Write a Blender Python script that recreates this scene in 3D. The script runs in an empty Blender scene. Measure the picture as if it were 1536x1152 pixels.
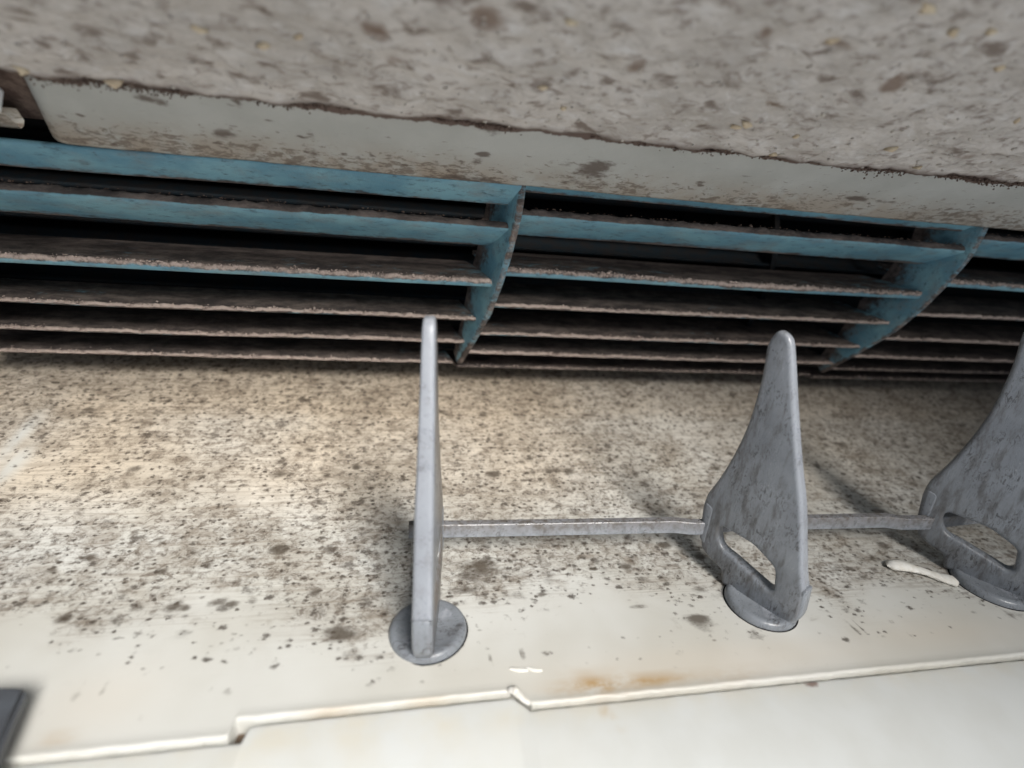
import bpy, bmesh, math, random
import numpy as np
from mathutils import Matrix, Vector, Euler
random.seed(7); rng = np.random.default_rng(7)
CM = 0.01                      # everything below is written in centimetres
D2R = math.radians
scene = bpy.context.scene
COL = scene.collection

# ------------------------------------------------------------------ camera
cam_d = bpy.data.cameras.new('camera'); cam = bpy.data.objects.new('camera', cam_d); COL.objects.link(cam)
R = ((0.98377, 0.01762, 0.17856), (-0.16118, -0.35055, 0.92257), (0.07885, -0.93638, -0.34202))
CAM = (-0.2188, -6.5121, 6.9133)
cam.matrix_world = Matrix(((R[0][0], -R[0][1], -R[0][2], CAM[0]*CM), (R[1][0], -R[1][1], -R[1][2], CAM[1]*CM),
                           (R[2][0], -R[2][1], -R[2][2], CAM[2]*CM), (0, 0, 0, 1)))
cam_d.sensor_width = 36; cam_d.lens = 17.58
cam_d.clip_start = 0.001; cam_d.clip_end = 10
cam_d.dof.use_dof = True; cam_d.dof.focus_distance = 0.102; cam_d.dof.aperture_fstop = 10.5
scene.camera = cam

# ------------------------------------------------------------------ light
w = bpy.data.worlds.new('World'); scene.world = w; w.use_nodes = True
w.node_tree.nodes['Background'].inputs[0].default_value = (0.80, 0.88, 1.0, 1)
w.node_tree.nodes['Background'].inputs[1].default_value = 0.25
def area(name, loc, target, sx, sy, power, col):
    l = bpy.data.lights.new(name, 'AREA'); l.shape = 'RECTANGLE'; l.size = sx*CM; l.size_y = sy*CM; l.energy = power; l.color = col
    o = bpy.data.objects.new(name, l); COL.objects.link(o)
    o.location = Vector(loc)*CM
    o.rotation_euler = (Vector(target)-Vector(loc)).to_track_quat('-Z', 'Y').to_euler()
    return o
key = area('key_light', (9, -31, 33), (-4, 4.5, 1), 21, 21, 0.315, (1.0, 0.965, 0.915))  # unseen key panel added to light the duct, aimed at the back left
key.data.spread = D2R(38)
area('side_light', (-26, -27, 15), (2, 2, 0), 6, 6, 0.07, (0.97, 0.98, 1.0))
area('room_light', (18, -42, -25), (3, 2, 4), 34, 30, 1.25, (0.95, 0.97, 1.0))
vs = scene.view_settings
vs.view_transform = 'Standard'; vs.look = 'None'; vs.exposure = 0.0; vs.gamma = 1.0; vs.use_curve_mapping = False
scene.cycles.max_bounces = 8

# ------------------------------------------------------------------ helpers
def props(o, label=None, cat=None, group=None, kind=None):
    for k, v in (('label', label), ('category', cat), ('group', group), ('kind', kind)):
        if v: o[k] = v
    return o
def empty(name, loc, label=None, cat=None, group=None, rz=0.0):
    o = bpy.data.objects.new(name, None); COL.objects.link(o); o.location = Vector(loc)*CM
    o.rotation_euler = (0, 0, rz); o.empty_display_size = 0.01
    return props(o, label, cat, group)
def obj(name, verts, faces, mat, parent=None, off=(0, 0, 0), smooth=True, sharp=None, attr=None):
    me = bpy.data.meshes.new(name)
    v = (np.asarray(verts, float) - np.asarray(off, float))*CM
    me.from_pydata(v.tolist(), [], faces)
    me.update()
    if attr:
        for an, arr in attr.items():
            a = me.attributes.new(an, 'FLOAT_COLOR', 'POINT')
            arr = np.asarray(arr, np.float32)
            if arr.shape[1] == 3: arr = np.c_[arr, np.ones(len(arr), np.float32)]
            a.data.foreach_set('color', arr.ravel())
    me.polygons.foreach_set('use_smooth', [smooth]*len(me.polygons))
    if sharp: me.set_sharp_from_angle(angle=D2R(sharp))
    me.materials.append(mat)
    o = bpy.data.objects.new(name, me); COL.objects.link(o)
    if parent: o.parent = parent
    return o
def grid_faces(nu, nv, flip=False):
    f = []
    for i in range(nu-1):
        for j in range(nv-1):
            a = i*nv+j
            q = (a, a+nv, a+nv+1, a+1)
            f.append(q[::-1] if flip else q)
    return f
def vnoise(x, y, seed=0):
    """smooth 2-D value noise, 0..1"""
    x = np.asarray(x, float); y = np.asarray(y, float)
    xi = np.floor(x).astype(np.int64); yi = np.floor(y).astype(np.int64)
    fx = x-xi; fy = y-yi; fx = fx*fx*(3-2*fx); fy = fy*fy*(3-2*fy)
    def h(a, b):
        n = (a*374761393 + b*668265263 + seed*1442695041) & 0xffffffff
        n = ((n ^ (n >> 13))*1274126177) & 0xffffffff
        return ((n ^ (n >> 16)) & 0xffff)/65535.0
    return (h(xi, yi)*(1-fx)+h(xi+1, yi)*fx)*(1-fy)+(h(xi, yi+1)*(1-fx)+h(xi+1, yi+1)*fx)*fy
def fbm(x, y, seed=0, n=4):
    s = 0; a = .5
    for k in range(n):
        s = s+a*vnoise(x*2**k, y*2**k, seed+k*17); a *= .5
    return s/(1-.5**n)
def sstep(a, b, x):
    t = np.clip((x-a)/(b-a), 0, 1); return t*t*(3-2*t)

# ------------------------------------------------------------------ materials
class NT:
    def __init__(s, name, rough=.5, spec=.5):
        s.m = bpy.data.materials.new(name); s.m.use_nodes = True; s.t = s.m.node_tree
        s.b = s.t.nodes['Principled BSDF']; s.b.inputs['Roughness'].default_value = rough
        s.b.inputs['Specular IOR Level'].default_value = spec
        tc = s.n('ShaderNodeTexCoord'); vm = s.n('ShaderNodeVectorMath'); vm.operation = 'SCALE'; vm.inputs['Scale'].default_value = 100
        s.l(tc.outputs['Object'], vm.inputs[0]); s.co = vm.outputs[0]
        s.geo = None
    def n(s, k): return s.t.nodes.new(k)
    def l(s, a, b): s.t.links.new(a, b)
    def map(s, scale=(1, 1, 1), loc=(0, 0, 0), rot=(0, 0, 0)):
        m = s.n('ShaderNodeMapping'); s.l(s.co, m.inputs[0]); m.inputs['Scale'].default_value = scale
        m.inputs['Location'].default_value = loc; m.inputs['Rotation'].default_value = rot
        return m.outputs[0]
    def noise(s, scale, detail=4, rough=.55, co=None, dist=0):
        n = s.n('ShaderNodeTexNoise'); s.l(co or s.co, n.inputs['Vector']); n.inputs['Scale'].default_value = scale
        n.inputs['Detail'].default_value = detail; n.inputs['Roughness'].default_value = rough; n.inputs['Distortion'].default_value = dist
        return n.outputs[0]
    def voro(s, scale, co=None, rand=1, feature='F1', out='Distance'):
        n = s.n('ShaderNodeTexVoronoi'); s.l(co or s.co, n.inputs['Vector']); n.inputs['Scale'].default_value = scale
        n.inputs['Randomness'].default_value = rand; n.feature = feature
        return n.outputs[out]
    def mr(s, v, a, b, c=0., d=1., smooth=True):
        n = s.n('ShaderNodeMapRange'); n.interpolation_type = 'SMOOTHSTEP' if smooth else 'LINEAR'; n.clamp = True if not smooth else True
        for i, x in zip((1, 2, 3, 4), (a, b, c, d)):
            if hasattr(x, 'links') or hasattr(x, 'is_linked'): s.l(x, n.inputs[i])
            else: n.inputs[i].default_value = x
        s.l(v, n.inputs[0]); return n.outputs[0]
    def math(s, op, a, b=0., c=None):
        n = s.n('ShaderNodeMath'); n.operation = op
        for i, x in enumerate((a, b) if c is None else (a, b, c)):
            if hasattr(x, 'is_linked'): s.l(x, n.inputs[i])
            else: n.inputs[i].default_value = x
        return n.outputs[0]
    def mix(s, f, a, b):
        n = s.n('ShaderNodeMix'); n.data_type = 'RGBA'
        if hasattr(f, 'is_linked'): s.l(f, n.inputs[0])
        else: n.inputs[0].default_value = f
        for i, x in ((6, a), (7, b)):
            if hasattr(x, 'is_linked'): s.l(x, n.inputs[i])
            else: n.inputs[i].default_value = (*x, 1)
        return n.outputs[2]
    def attr(s, name):
        a = s.n('ShaderNodeAttribute'); a.attribute_name = name
        sp = s.n('ShaderNodeSeparateColor'); s.l(a.outputs['Color'], sp.inputs[0])
        return sp.outputs[0], sp.outputs[1], sp.outputs[2], a.outputs['Alpha']
    def bump(s, h, strength, dist):
        b = s.n('ShaderNodeBump'); b.inputs['Strength'].default_value = strength; b.inputs['Distance'].default_value = dist*CM
        s.l(h, b.inputs['Height']); s.l(b.outputs[0], s.b.inputs['Normal'])
    def col(s, c): s.l(c, s.b.inputs['Base Color'])
    def rough(s, r): s.l(r, s.b.inputs['Roughness'])

def mat_floor():
    """cream plastic with mould specks; attr grime: r speck density, g dark stain and painted shade, b rust, alpha warm film"""
    s = NT('mouldy_cream_plastic', .42, .45)
    den, dark, rust, warm = s.attr('grime')
    base = s.mix(s.mr(s.noise(.35, 3), .35, .7), (.63, .63, .60), (.56, .55, .505))
    base = s.mix(s.math('MULTIPLY', warm, .85), base, (.68, .56, .42))
    # grey brown film and soft smudges
    film = s.mr(s.noise(.9, 6, .66, None, .3), .38, .68)
    c = s.mix(s.math('MULTIPLY', s.math('MULTIPLY', film, den), .30), base, (.27, .22, .165))
    smu = s.mr(s.noise(2.3, 6, .68, s.map((.72, 1, 1), (2, 3, 0)), .5), s.mr(den, 0, 1, .66, .44, False), s.mr(den, 0, 1, .95, .74, False))
    c = s.mix(s.math('MULTIPLY', smu, .70), c, (.175, .135, .095))
    # scratches / moulding lines along x
    lines = s.noise(1.0, 3, .6, s.map((.55, 16, 9)))
    lm = s.math('MULTIPLY', s.mr(lines, .46, .68), s.mr(den, .2, .8, 0, .40))
    c = s.mix(lm, c, (.22, .175, .13))
    # fine mottling
    fine = s.noise(7.0, 7, .78, s.map((.8, 1, 1)), .5)
    th = s.mr(den, 0, 1, .68, .44, False)
    fm = s.mr(fine, th, s.math('ADD', th, .20))
    c = s.mix(s.math('MULTIPLY', fm, .76), c, (.10, .072, .05))
    # specks of three sizes, each speck present or not by density
    sp_all = None
    for sc, r0, amt, seed in ((2.3, .22, .75, 3), (5.0, .26, .85, 11), (9.5, .34, .85, 23)):
        wob = s.map((.8, 1, 1), (seed, seed*.37, 0))
        nn = s.n('ShaderNodeTexNoise'); s.l(wob, nn.inputs['Vector']); nn.inputs['Scale'].default_value = sc*2.6; nn.inputs['Detail'].default_value = 5; nn.inputs['Roughness'].default_value = .7
        va = s.n('ShaderNodeVectorMath'); va.operation = 'MULTIPLY_ADD'
        s.l(nn.outputs[1], va.inputs[0]); va.inputs[1].default_value = (1.0/sc,)*3; s.l(wob, va.inputs[2])
        vo = s.n('ShaderNodeTexVoronoi'); s.l(va.outputs[0], vo.inputs['Vector']); vo.inputs['Scale'].default_value = sc
        sep = s.n('ShaderNodeSeparateColor'); s.l(vo.outputs['Color'], sep.inputs[0])
        on = s.mr(s.math('SUBTRACT', s.math('MULTIPLY', den, .95), sep.outputs[0]), -.02, .12)
        rad = s.mr(sep.outputs[1], 0, 1, .14, r0+.13, False)
        d = s.mr(s.math('SUBTRACT', rad, vo.outputs['Distance']), -.04, .26)
        k = s.math('MULTIPLY', s.math('MULTIPLY', d, on), amt)
        sp_all = k if sp_all is None else s.math('MAXIMUM', sp_all, k)
    c = s.mix(sp_all, c, (.05, .036, .026))
    # larger stains and painted bar shade, with a ragged edge
    rag = s.noise(3.4, 7, .72, s.map((.6, 1, 1)))
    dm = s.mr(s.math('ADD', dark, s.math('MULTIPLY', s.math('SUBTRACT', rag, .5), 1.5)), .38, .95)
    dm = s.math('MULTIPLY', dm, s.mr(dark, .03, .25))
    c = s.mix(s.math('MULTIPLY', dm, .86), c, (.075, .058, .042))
    rm = s.math('MULTIPLY', rust, s.mr(s.noise(2.2, 6, .7, s.map((.7, 1.6, 1))), .28, .60))
    c = s.mix(rm, c, (.40, .23, .06))
    # little lone flecks everywhere
    v2 = s.n('ShaderNodeTexVoronoi'); s.l(s.map((.7, 1.2, 1), (4, 9, 0)), v2.inputs['Vector']); v2.inputs['Scale'].default_value = 2.4
    sp2 = s.n('ShaderNodeSeparateColor'); s.l(v2.outputs['Color'], sp2.inputs[0])
    fl = s.math('MULTIPLY', s.mr(s.math('SUBTRACT', s.mr(sp2.outputs[1], 0, 1, .02, .09, False), v2.outputs['Distance']), 0, .04), s.mr(sp2.outputs[0], .62, .66))
    c = s.mix(s.math('MULTIPLY', fl, .6), c, (.16, .13, .10))
    s.col(c)
    h = s.math('ADD', s.math('MULTIPLY', fine, .7), s.math('MULTIPLY', lines, .5))
    h = s.math('ADD', h, s.math('MULTIPLY', sp_all, .5))
    s.rough(s.mr(s.math('ADD', den, dm), 0, 1, .34, .62, False))
    b = s.n('ShaderNodeBump'); b.inputs['Distance'].default_value = .02*CM
    s.l(s.mr(den, 0, .8, .06, .5, False), b.inputs['Strength']); s.l(h, b.inputs['Height']); s.l(b.outputs[0], s.b.inputs['Normal'])
    return s.m

def mat_front():
    s = NT('white_front_plastic', .38, .5)
    den, dark, rust, warm = s.attr('grime')
    c = s.mix(s.mr(s.noise(.8, 4), .35, .7), (.62, .635, .625), (.58, .59, .57))
    c = s.mix(s.math('MULTIPLY', warm, s.mr(s.noise(1.2, 5), .3, .7)), c, (.60, .56, .46))
    rm = s.math('MULTIPLY', rust, s.mr(s.noise(3, 5), .34, .62))
    c = s.mix(rm, c, (.50, .38, .22))
    rag = s.noise(4.5, 6, .7)
    dm = s.mr(s.math('ADD', dark, s.math('MULTIPLY', s.math('SUBTRACT', rag, .5), 1.2)), .4, .9)
    c = s.mix(s.math('MULTIPLY', dm, .8), c, (.16, .08, .055))
    s.col(c); s.bump(s.noise(14, 4), .12, .01)
    return s.m

def mat_vane():
    s = NT('grey_vane_plastic', .30, .62)
    g, e, rim, _ = s.attr('grime')
    c = s.mix(s.mr(s.noise(1.1, 5, .6), .32, .7), (.235, .255, .282), (.175, .190, .212))
    up = s.map((1, 2.2, .55))
    rag = s.noise(3.0, 6, .7, up)
    sm = s.mr(s.math('ADD', rag, s.math('MULTIPLY', g, .20)), .52, .78)
    c = s.mix(s.math('MULTIPLY', sm, .78), c, (.07, .064, .06))
    # spidery marks
    cr = s.noise(6.5, 5, .72, s.map((1, 2.4, .9), (3, 1, 2)), 1.6)
    rg = s.mr(s.noise(1.6, 2, .5, s.map((1, 1, 1), (7, 3, 5))), .44, .56)
    cm = s.math('MULTIPLY', s.mr(cr, .535, .60), rg)
    c = s.mix(s.math('MULTIPLY', cm, .75), c, (.05, .048, .05))
    c = s.mix(s.math('MULTIPLY', rim, .45), c, (.33, .345, .38))  # highlight along the front edge, painted in as a paler tone
    # pale grains of dust
    pg = s.mr(s.noise(34, 2, .5), .70, .76)
    c = s.mix(s.math('MULTIPLY', pg, .5), c, (.48, .48, .48))
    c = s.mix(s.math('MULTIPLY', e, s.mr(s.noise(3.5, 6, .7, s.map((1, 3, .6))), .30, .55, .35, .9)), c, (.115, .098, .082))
    ge = s.n('ShaderNodeNewGeometry')
    edge_pale = s.math('MULTIPLY', s.mr(ge.outputs['Pointiness'], .51, .60), s.mr(s.noise(9, 4), .3, .6))  # paler along convex edges, broken up by noise
    c = s.mix(s.math('MULTIPLY', edge_pale, .55), c, (.40, .42, .47))
    s.col(c); s.bump(s.math('ADD', s.noise(22, 4, .6), s.math('MULTIPLY', rag, .8)), .35, .012)
    s.rough(s.mr(rag, .3, .7, .20, .46, False))
    return s.m

def mat_blue(name='dusty_blue_plastic', blue=(.105, .245, .32), blue2=(.18, .35, .41)):
    """attr dust: r = dust cover, g = light fringe"""
    s = NT(name, .5, .4)
    d, fr, _, _ = s.attr('dust')
    c = s.mix(s.mr(s.noise(1.3, 4, .6, s.map((.5, 1, 1))), .36, .66), blue, blue2)
    c = s.mix(s.mr(s.noise(2.4, 6, .75, s.map((.5, 1, 1), (3, 3, 3))), .45, .72, 0, .65), c, (.17, .19, .19))
    spk = s.mr(s.noise(5.5, 6, .75, s.map((.6, 1.4, 1.4))), .53, .66)
    c = s.mix(s.math('MULTIPLY', spk, .7), c, (.05, .09, .11))
    nz = s.noise(4.2, 7, .72, s.map((.45, 1, 1)))
    m = s.mr(s.math('ADD', d, s.math('MULTIPLY', s.math('SUBTRACT', nz, .5), 1.3)), .40, .72)
    dustc = s.mix(s.mr(s.noise(3.0, 8, .78, s.map((.4, 1, 1))), .38, .68), (.05, .041, .038), (.19, .152, .132))
    c = s.mix(m, c, dustc)
    fm = s.mr(s.math('ADD', fr, s.math('MULTIPLY', s.math('SUBTRACT', s.noise(9, 5, .75), .5), 1.1)), .42, .85)
    c = s.mix(s.math('MULTIPLY', fm, .85), c, (.52, .42, .365))
    s.col(c); s.bump(s.noise(13, 6, .75), .7, .03)
    s.rough(s.mr(m, 0, 1, .42, .9, False))
    return s.m

def mat_lip():
    s = NT('pale_lip_plastic', .5, .4)
    den, dark, seam, warm = s.attr('grime')
    c = s.mix(s.mr(s.noise(.7, 4), .35, .65), (.395, .400, .375), (.35, .355, .33))
    c = s.mix(s.math('MULTIPLY', warm, s.mr(s.noise(1.4, 6, .65), .28, .6)), c, (.31, .26, .205))
    fine = s.noise(6.5, 7, .75, s.map((.65, 1.3, 1.3)), .4)
    th = s.mr(den, 0, 1, .70, .46, False)
    c = s.mix(s.math('MULTIPLY', s.mr(fine, th, s.math('ADD', th, .10)), .8), c, (.135, .105, .08))
    rag = s.noise(3.6, 7, .74, s.map((.7, 1.4, 1.4)))
    dm = s.mr(s.math('ADD', dark, s.math('MULTIPLY', s.math('SUBTRACT', rag, .5), 1.7)), .42, .85)
    dm = s.math('MULTIPLY', dm, s.mr(dark, .03, .25))
    c = s.mix(s.math('MULTIPLY', dm, .85), c, (.085, .062, .05))
    rg2 = s.noise(2.3, 7, .7, s.map((1.2, .6, .6)))
    sm = s.mr(s.math('ADD', seam, s.math('MULTIPLY', s.math('SUBTRACT', rg2, .5), 1.5)), .45, .62)
    c = s.mix(s.math('MULTIPLY', sm, s.mr(seam, .02, .2)), c, (.105, .072, .060))
    s.col(c); s.bump(s.math('ADD', fine, s.noise(2.5, 4)), .4, .025)
    return s.m

def mat_cover():
    s = NT('dust_coated_cover', .8, .25)
    den, dark, rust, warm = s.attr('grime')
    c = s.mix(s.mr(s.noise(1.3, 7, .7, s.map((.7, 1, 1))), .38, .64), (.52, .485, .445), (.40, .37, .335))
    fib = s.noise(4.2, 6, .72, s.map((.5, 1.2, 1.2), (0, 0, 0), (0, 0, .35)), 1.0)
    c = s.mix(s.mr(fib, .52, .66, 0, .55), c, (.60, .585, .565))
    c = s.mix(s.mr(fib, .34, .48, .40, 0), c, (.27, .24, .215))
    b1 = s.noise(3.6, 3, .55, s.map((.62, 1, 1), (5, 2, 0)), .3)
    c = s.mix(s.mr(b1, .54, .72, 0, .85), c, (.15, .115, .092))
    b2 = s.noise(7.5, 3, .55, s.map((.6, 1, 1), (1, 7, 0)), .3)
    c = s.mix(s.mr(b2, .54, .72, 0, .6), c, (.17, .13, .105))
    rag = s.noise(3, 5)
    dm = s.mr(s.math('ADD', dark, s.math('MULTIPLY', s.math('SUBTRACT', rag, .5), 1.2)), .35, .9)
    c = s.mix(s.math('MULTIPLY', dm, .8), c, (.155, .100, .068))
    c = s.mix(s.math('MULTIPLY', rust, .9), c, (.11, .078, .066))
    s.col(c); s.bump(s.math('ADD', s.noise(5, 4, .6), s.math('MULTIPLY', b1, 2)), .55, .05)
    return s.m

def mat_plain(name, c1, c2, rough=.6, sc=3., bump=.3, spec=.4):
    s = NT(name, rough, spec)
    n = s.noise(sc, 6, .65)
    s.col(s.mix(s.mr(n, .35, .65), c1, c2)); s.bump(s.noise(sc*4, 5, .7), bump, .02)
    return s.m
M = dict(floor=mat_floor(), front=mat_front(), vane=mat_vane(), blue=mat_blue(), lip=mat_lip(), cover=mat_cover(),
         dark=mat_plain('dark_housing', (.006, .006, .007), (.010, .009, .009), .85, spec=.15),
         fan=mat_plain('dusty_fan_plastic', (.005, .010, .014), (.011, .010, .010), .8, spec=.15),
         gap=mat_plain('brown_gap_dirt', (.075, .050, .035), (.14, .10, .07), .8, 5),
         dust=mat_plain('pinkish_dust', (.24, .19, .165), (.60, .49, .43), .95, 6, .6, .1),
         seamdust=mat_plain('brown_fringe_dust', (.085, .058, .048), (.17, .125, .10), .95, 5, .6, .1),
         crumb=mat_plain('tan_crumb', (.62, .53, .38), (.50, .40, .28), .9, 6, .6, .1),
         scrap=mat_plain('white_foam_scrap', (.84, .83, .79), (.74, .71, .64), .7, 5, .5),
         slab=mat_plain('dark_grey_plastic', (.085, .095, .11), (.065, .07, .08), .45, 2, .2),
         clip=mat_plain('white_clip_plastic', (.80, .81, .82), (.74, .75, .76), .4, 2, .1))

# ------------------------------------------------------------------ duct floor
def fz(Y): return 1.3*(np.maximum(Y-.9, 0)/5.8)**1.5
STAINS_SHADE = [('D', -1.47, 0.13, 0.343, 0.226, 1.1), ('D', -1.85, 0.52, 0.554, 0.338, 0.5), ('D', -0.96, 0.44, 0.566, 0.308, 0.4), ('D', 0.95, 1.45, 0.7, 0.5, 0.85), ('D', 2.4, 1.05, 1.2, .22, .55), ('D', 1.6, .75, .5, .22, .6), ('D', 0.57, 0.95, 0.626, 0.192, 0.7), ('D', 3.53, 4.27, 0.246, 0.202, 0.9), ('D', 2.74, 5.31, 0.183, 0.128, 0.6), ('D', 4.84, -0.09, 0.333, 0.137, 1.1), ('D', 4.9, -0.66, 0.145, 0.053, 1.4), ('D', 5.74, -0.28, 0.779, 0.21, 0.5), ('D', -2.91, 1.27, 0.928, 0.373, 0.35), ('D', 8.69, 1.02, 0.559, 0.33, 0.5), ('D', 9.74, 1.05, 0.744, 0.223, 0.5), ('D', 11.3, -0.42, 0.904, 0.193, 0.9), ('D', 3.82, 0.28, 0.258, 0.08, 0.9), ('D', 5.74, 0.38, 0.483, 0.205, 0.7), ('D', -1.49, -0.57, 0.128, 0.047, 1.1), ('D', -1.74, -0.73, 0.057, 0.045, 1), ('D', -4.95, 0.05, 0.056, 0.031, 1.1), ('D', -4.18, -0.22, 0.075, 0.036, 1.1), ('D', -4.77, 0.33, 0.049, 0.034, 1), ('D', -5.15, -0.88, 0.033, 0.03, 0.8), ('D', -2.99, 0.43, 0.063, 0.043, 0.8), ('D', -3.07, -0.51, 0.066, 0.035, 0.6), ('D', -2.96, -0.95, 0.107, 0.062, 0.6), ('D', -2.83, -1.19, 0.078, 0.039, 1), ('D', -0.92, -0.92, 0.116, 0.044, 0.7), ('D', -3.62, -0.6, 0.109, 0.045, 0.5), ('D', -6.58, 2.19, 0.443, 0.265, 0.4), ('D', -7.65, 2.97, 0.342, 0.308, 0.4), ('D', 0.95, -0.59, 0.04, 0.03, 1), ('D', 1.56, -0.69, 0.04, 0.03, 1), ('D', 4.23, 5.32, 0.478, 0.328, 0.4), ('D', 1.88, 4.1, 0.332, 0.234, 0.4), ('D', -5.75, 4.38, 0.338, 0.266, 0.3), ('D', 14.15, 5.1, 0.726, 0.367, 0.4), ('D', 11.62, 3.96, 0.642, 0.333, 0.35), ('D', 3.4, 1.18, 0.981, 0.301, 0.5), ('D', 11.79, 1.84, 0.937, 0.235, 0.4), ('D', 6.46, -0.42, 0.26, 0.087, 1.1),  # mould, plus painted shade under the link bar right of the first vane
 ('R', 2.58, -1.22, 0.65, 0.14, 1.1), ('R', 3.28, -1.25, 0.85, 0.09, .85), ('R', 2.41, -1.09, 0.266, 0.092, 0.5), ('R', 4.72, -1.28, 0.905, 0.092, 0.3), ('R', -0.06, -1.2, 0.289, 0.052, 0.3), ('R', -1.36, -1.21, 0.367, 0.051, 0.3), ('R', -4.51, -0.35, 0.127, 0.093, 0.35), ('R', -4.73, -1.27, 0.199, 0.092, 0.35),
 ('Y', 5.01, -0.99, 3.389, 0.386, 0.6), ('Y', -4.52, -0.74, 0.784, 0.557, 0.4), ('Y', 9.24, -0.81, 2.077, 0.364, 0.5),
 ('C', -9.3, 5.6, 0.2, 0.9, 1), ('C', -8.9, 4.6, 0.18, 0.8, 1), ('C', -3.6, 1.03, 0.774, 0.439, 0.8), ('C', -4.47, 0.02, 1.948, 0.532, 0.6), ('C', 1.35, 0.25, 0.717, 0.39, 0.7), ('C', 2.64, -0.37, 1.891, 0.574, 0.6)]
_r = random.Random(11)
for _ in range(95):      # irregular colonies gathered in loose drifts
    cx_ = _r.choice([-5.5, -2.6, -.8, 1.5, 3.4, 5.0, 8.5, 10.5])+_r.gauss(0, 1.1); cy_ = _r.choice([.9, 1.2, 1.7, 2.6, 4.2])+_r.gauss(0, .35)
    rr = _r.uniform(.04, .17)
    STAINS_SHADE.append(('D', cx_, cy_, rr*_r.uniform(1, 1.9), rr, _r.uniform(.5, 1.05)))
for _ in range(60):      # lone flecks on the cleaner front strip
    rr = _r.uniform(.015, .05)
    STAINS_SHADE.append(('D', _r.uniform(-6, 13), _r.uniform(-1.1, .5), rr*1.7, rr, _r.uniform(.6, 1.0)))
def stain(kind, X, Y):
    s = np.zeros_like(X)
    for k, x, y, rx, ry, a in STAINS_SHADE:
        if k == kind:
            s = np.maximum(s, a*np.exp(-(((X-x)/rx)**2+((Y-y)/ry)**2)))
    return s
EDGE_X = [(-20, -1.50), (-2.66, -1.47), (-2.62, -1.23), (1.20, -1.20), (1.28, -1.21), (1.47, -1.43), (40, -1.36)]
def edge_y(X): return np.interp(X, [p[0] for p in EDGE_X], [p[1] for p in EDGE_X])

def build_floor():
    xs = np.unique(np.round(np.concatenate([np.arange(-17, 36, .11), np.arange(-8, 14, .055), np.arange(-2.72, -2.55, .01), np.arange(1.15, 1.55, .02)]), 4))
    ys = np.concatenate([np.linspace(-.12, 2.2, 62), np.linspace(2.25, 9.5, 100), np.linspace(9.8, 15, 10)])
    prof = [(-.0, -.30), (.0, -.10), (.002, -.03), (.008, -.008), (.02, .006), (.036, .012), (.055, .012), (.075, .008), (.10, .002), (.2, 0), (.40, 0), (.60, 0), (.85, 0)]
    V = []; nv = len(prof)+len(ys)
    X = np.repeat(xs[:, None], nv, 1)
    ey = edge_y(xs)
    Yp = ey[:, None]+np.array([p[0] for p in prof])[None]
    Zp = np.repeat(np.array([p[1] for p in prof])[None], len(xs), 0)
    rag = (fbm(xs*6, xs*0, 5, 5)-.5)[:, None]*.04
    Yp[:, :6] += rag
    Yr = np.repeat(ys[None], len(xs), 0); Zr = fz(Yr)
    Y = np.concatenate([Yp, Yr], 1); Z = np.concatenate([Zp, Zr], 1)
    X, Y, Z = X.ravel(), Y.ravel(), Z.ravel()
    # clean moulded rib on the far left of the wall
    ribx = -9.05-.32*(Y-5)
    Z = Z+.05*np.exp(-((X-ribx)/.14)**2)*sstep(2.5, 3.5, Y)
    Z = Z+(fbm(X*.35, Y*.5, 9)-.5)*.02*sstep(-.3, .6, Y)
    # speck density
    edge = .48+.45*(fbm(X*.45+3, Y*.1+X*0, 21, 3)-.5)*3.2
    edge = edge+.5*np.exp(-((X+4.2)/2.0)**2)-.75*np.exp(-((X+1.2)/1.1)**2)-.15*np.exp(-((X-6.5)/2.)**2)
    den = sstep(-.75, .75, Y-edge+(fbm(X*1.6, Y*2.5, 88, 4)-.5)*1.1)
    patch = fbm(X*.55, Y*.8, 33, 4)
    den = den*(.62+.80*patch)
    den += .22*sstep(.45, .75, fbm(X*.9, Y*1.2, 41, 4))*den
    den = den*(1.12-.24*sstep(1.6, 3.0, Y)+.10*sstep(4.2, 5.2, Y))*(.80+.5*sstep(.35, .62, fbm(X*.28+5, Y*.45, 90, 3)))*(1+.15*sstep(-3, -1, X)*(1-sstep(4, 8, X)))
    clean = stain('C', X, Y)
    den = np.clip(den*(1-.80*np.clip(clean, 0, 1)), 0, 1)+.05+.30*sstep(.38, .66, fbm(X*.5, Y*1.3, 121, 4))*sstep(-1.3, -.3, Y)*(1-.6*np.clip(clean, 0, 1))
    den = np.where(Y < -.9, .03, den)
    warm = .8*sstep(2.2, 4.6, Y)*(1-.55*sstep(1.5, 6, X))*(.45+.9*fbm(X*.4, Y*.5, 55))
    warm = np.clip(warm*(1-clean)+stain('Y', X, Y)*.55+.25*sstep(6., 6.6, Y), 0, 1)
    warm = np.clip(warm, 0, 1)
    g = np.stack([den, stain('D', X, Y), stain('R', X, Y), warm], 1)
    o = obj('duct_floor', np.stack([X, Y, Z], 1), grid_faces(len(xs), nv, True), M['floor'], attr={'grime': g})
    props(o, kind='structure')
build_floor()

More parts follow.
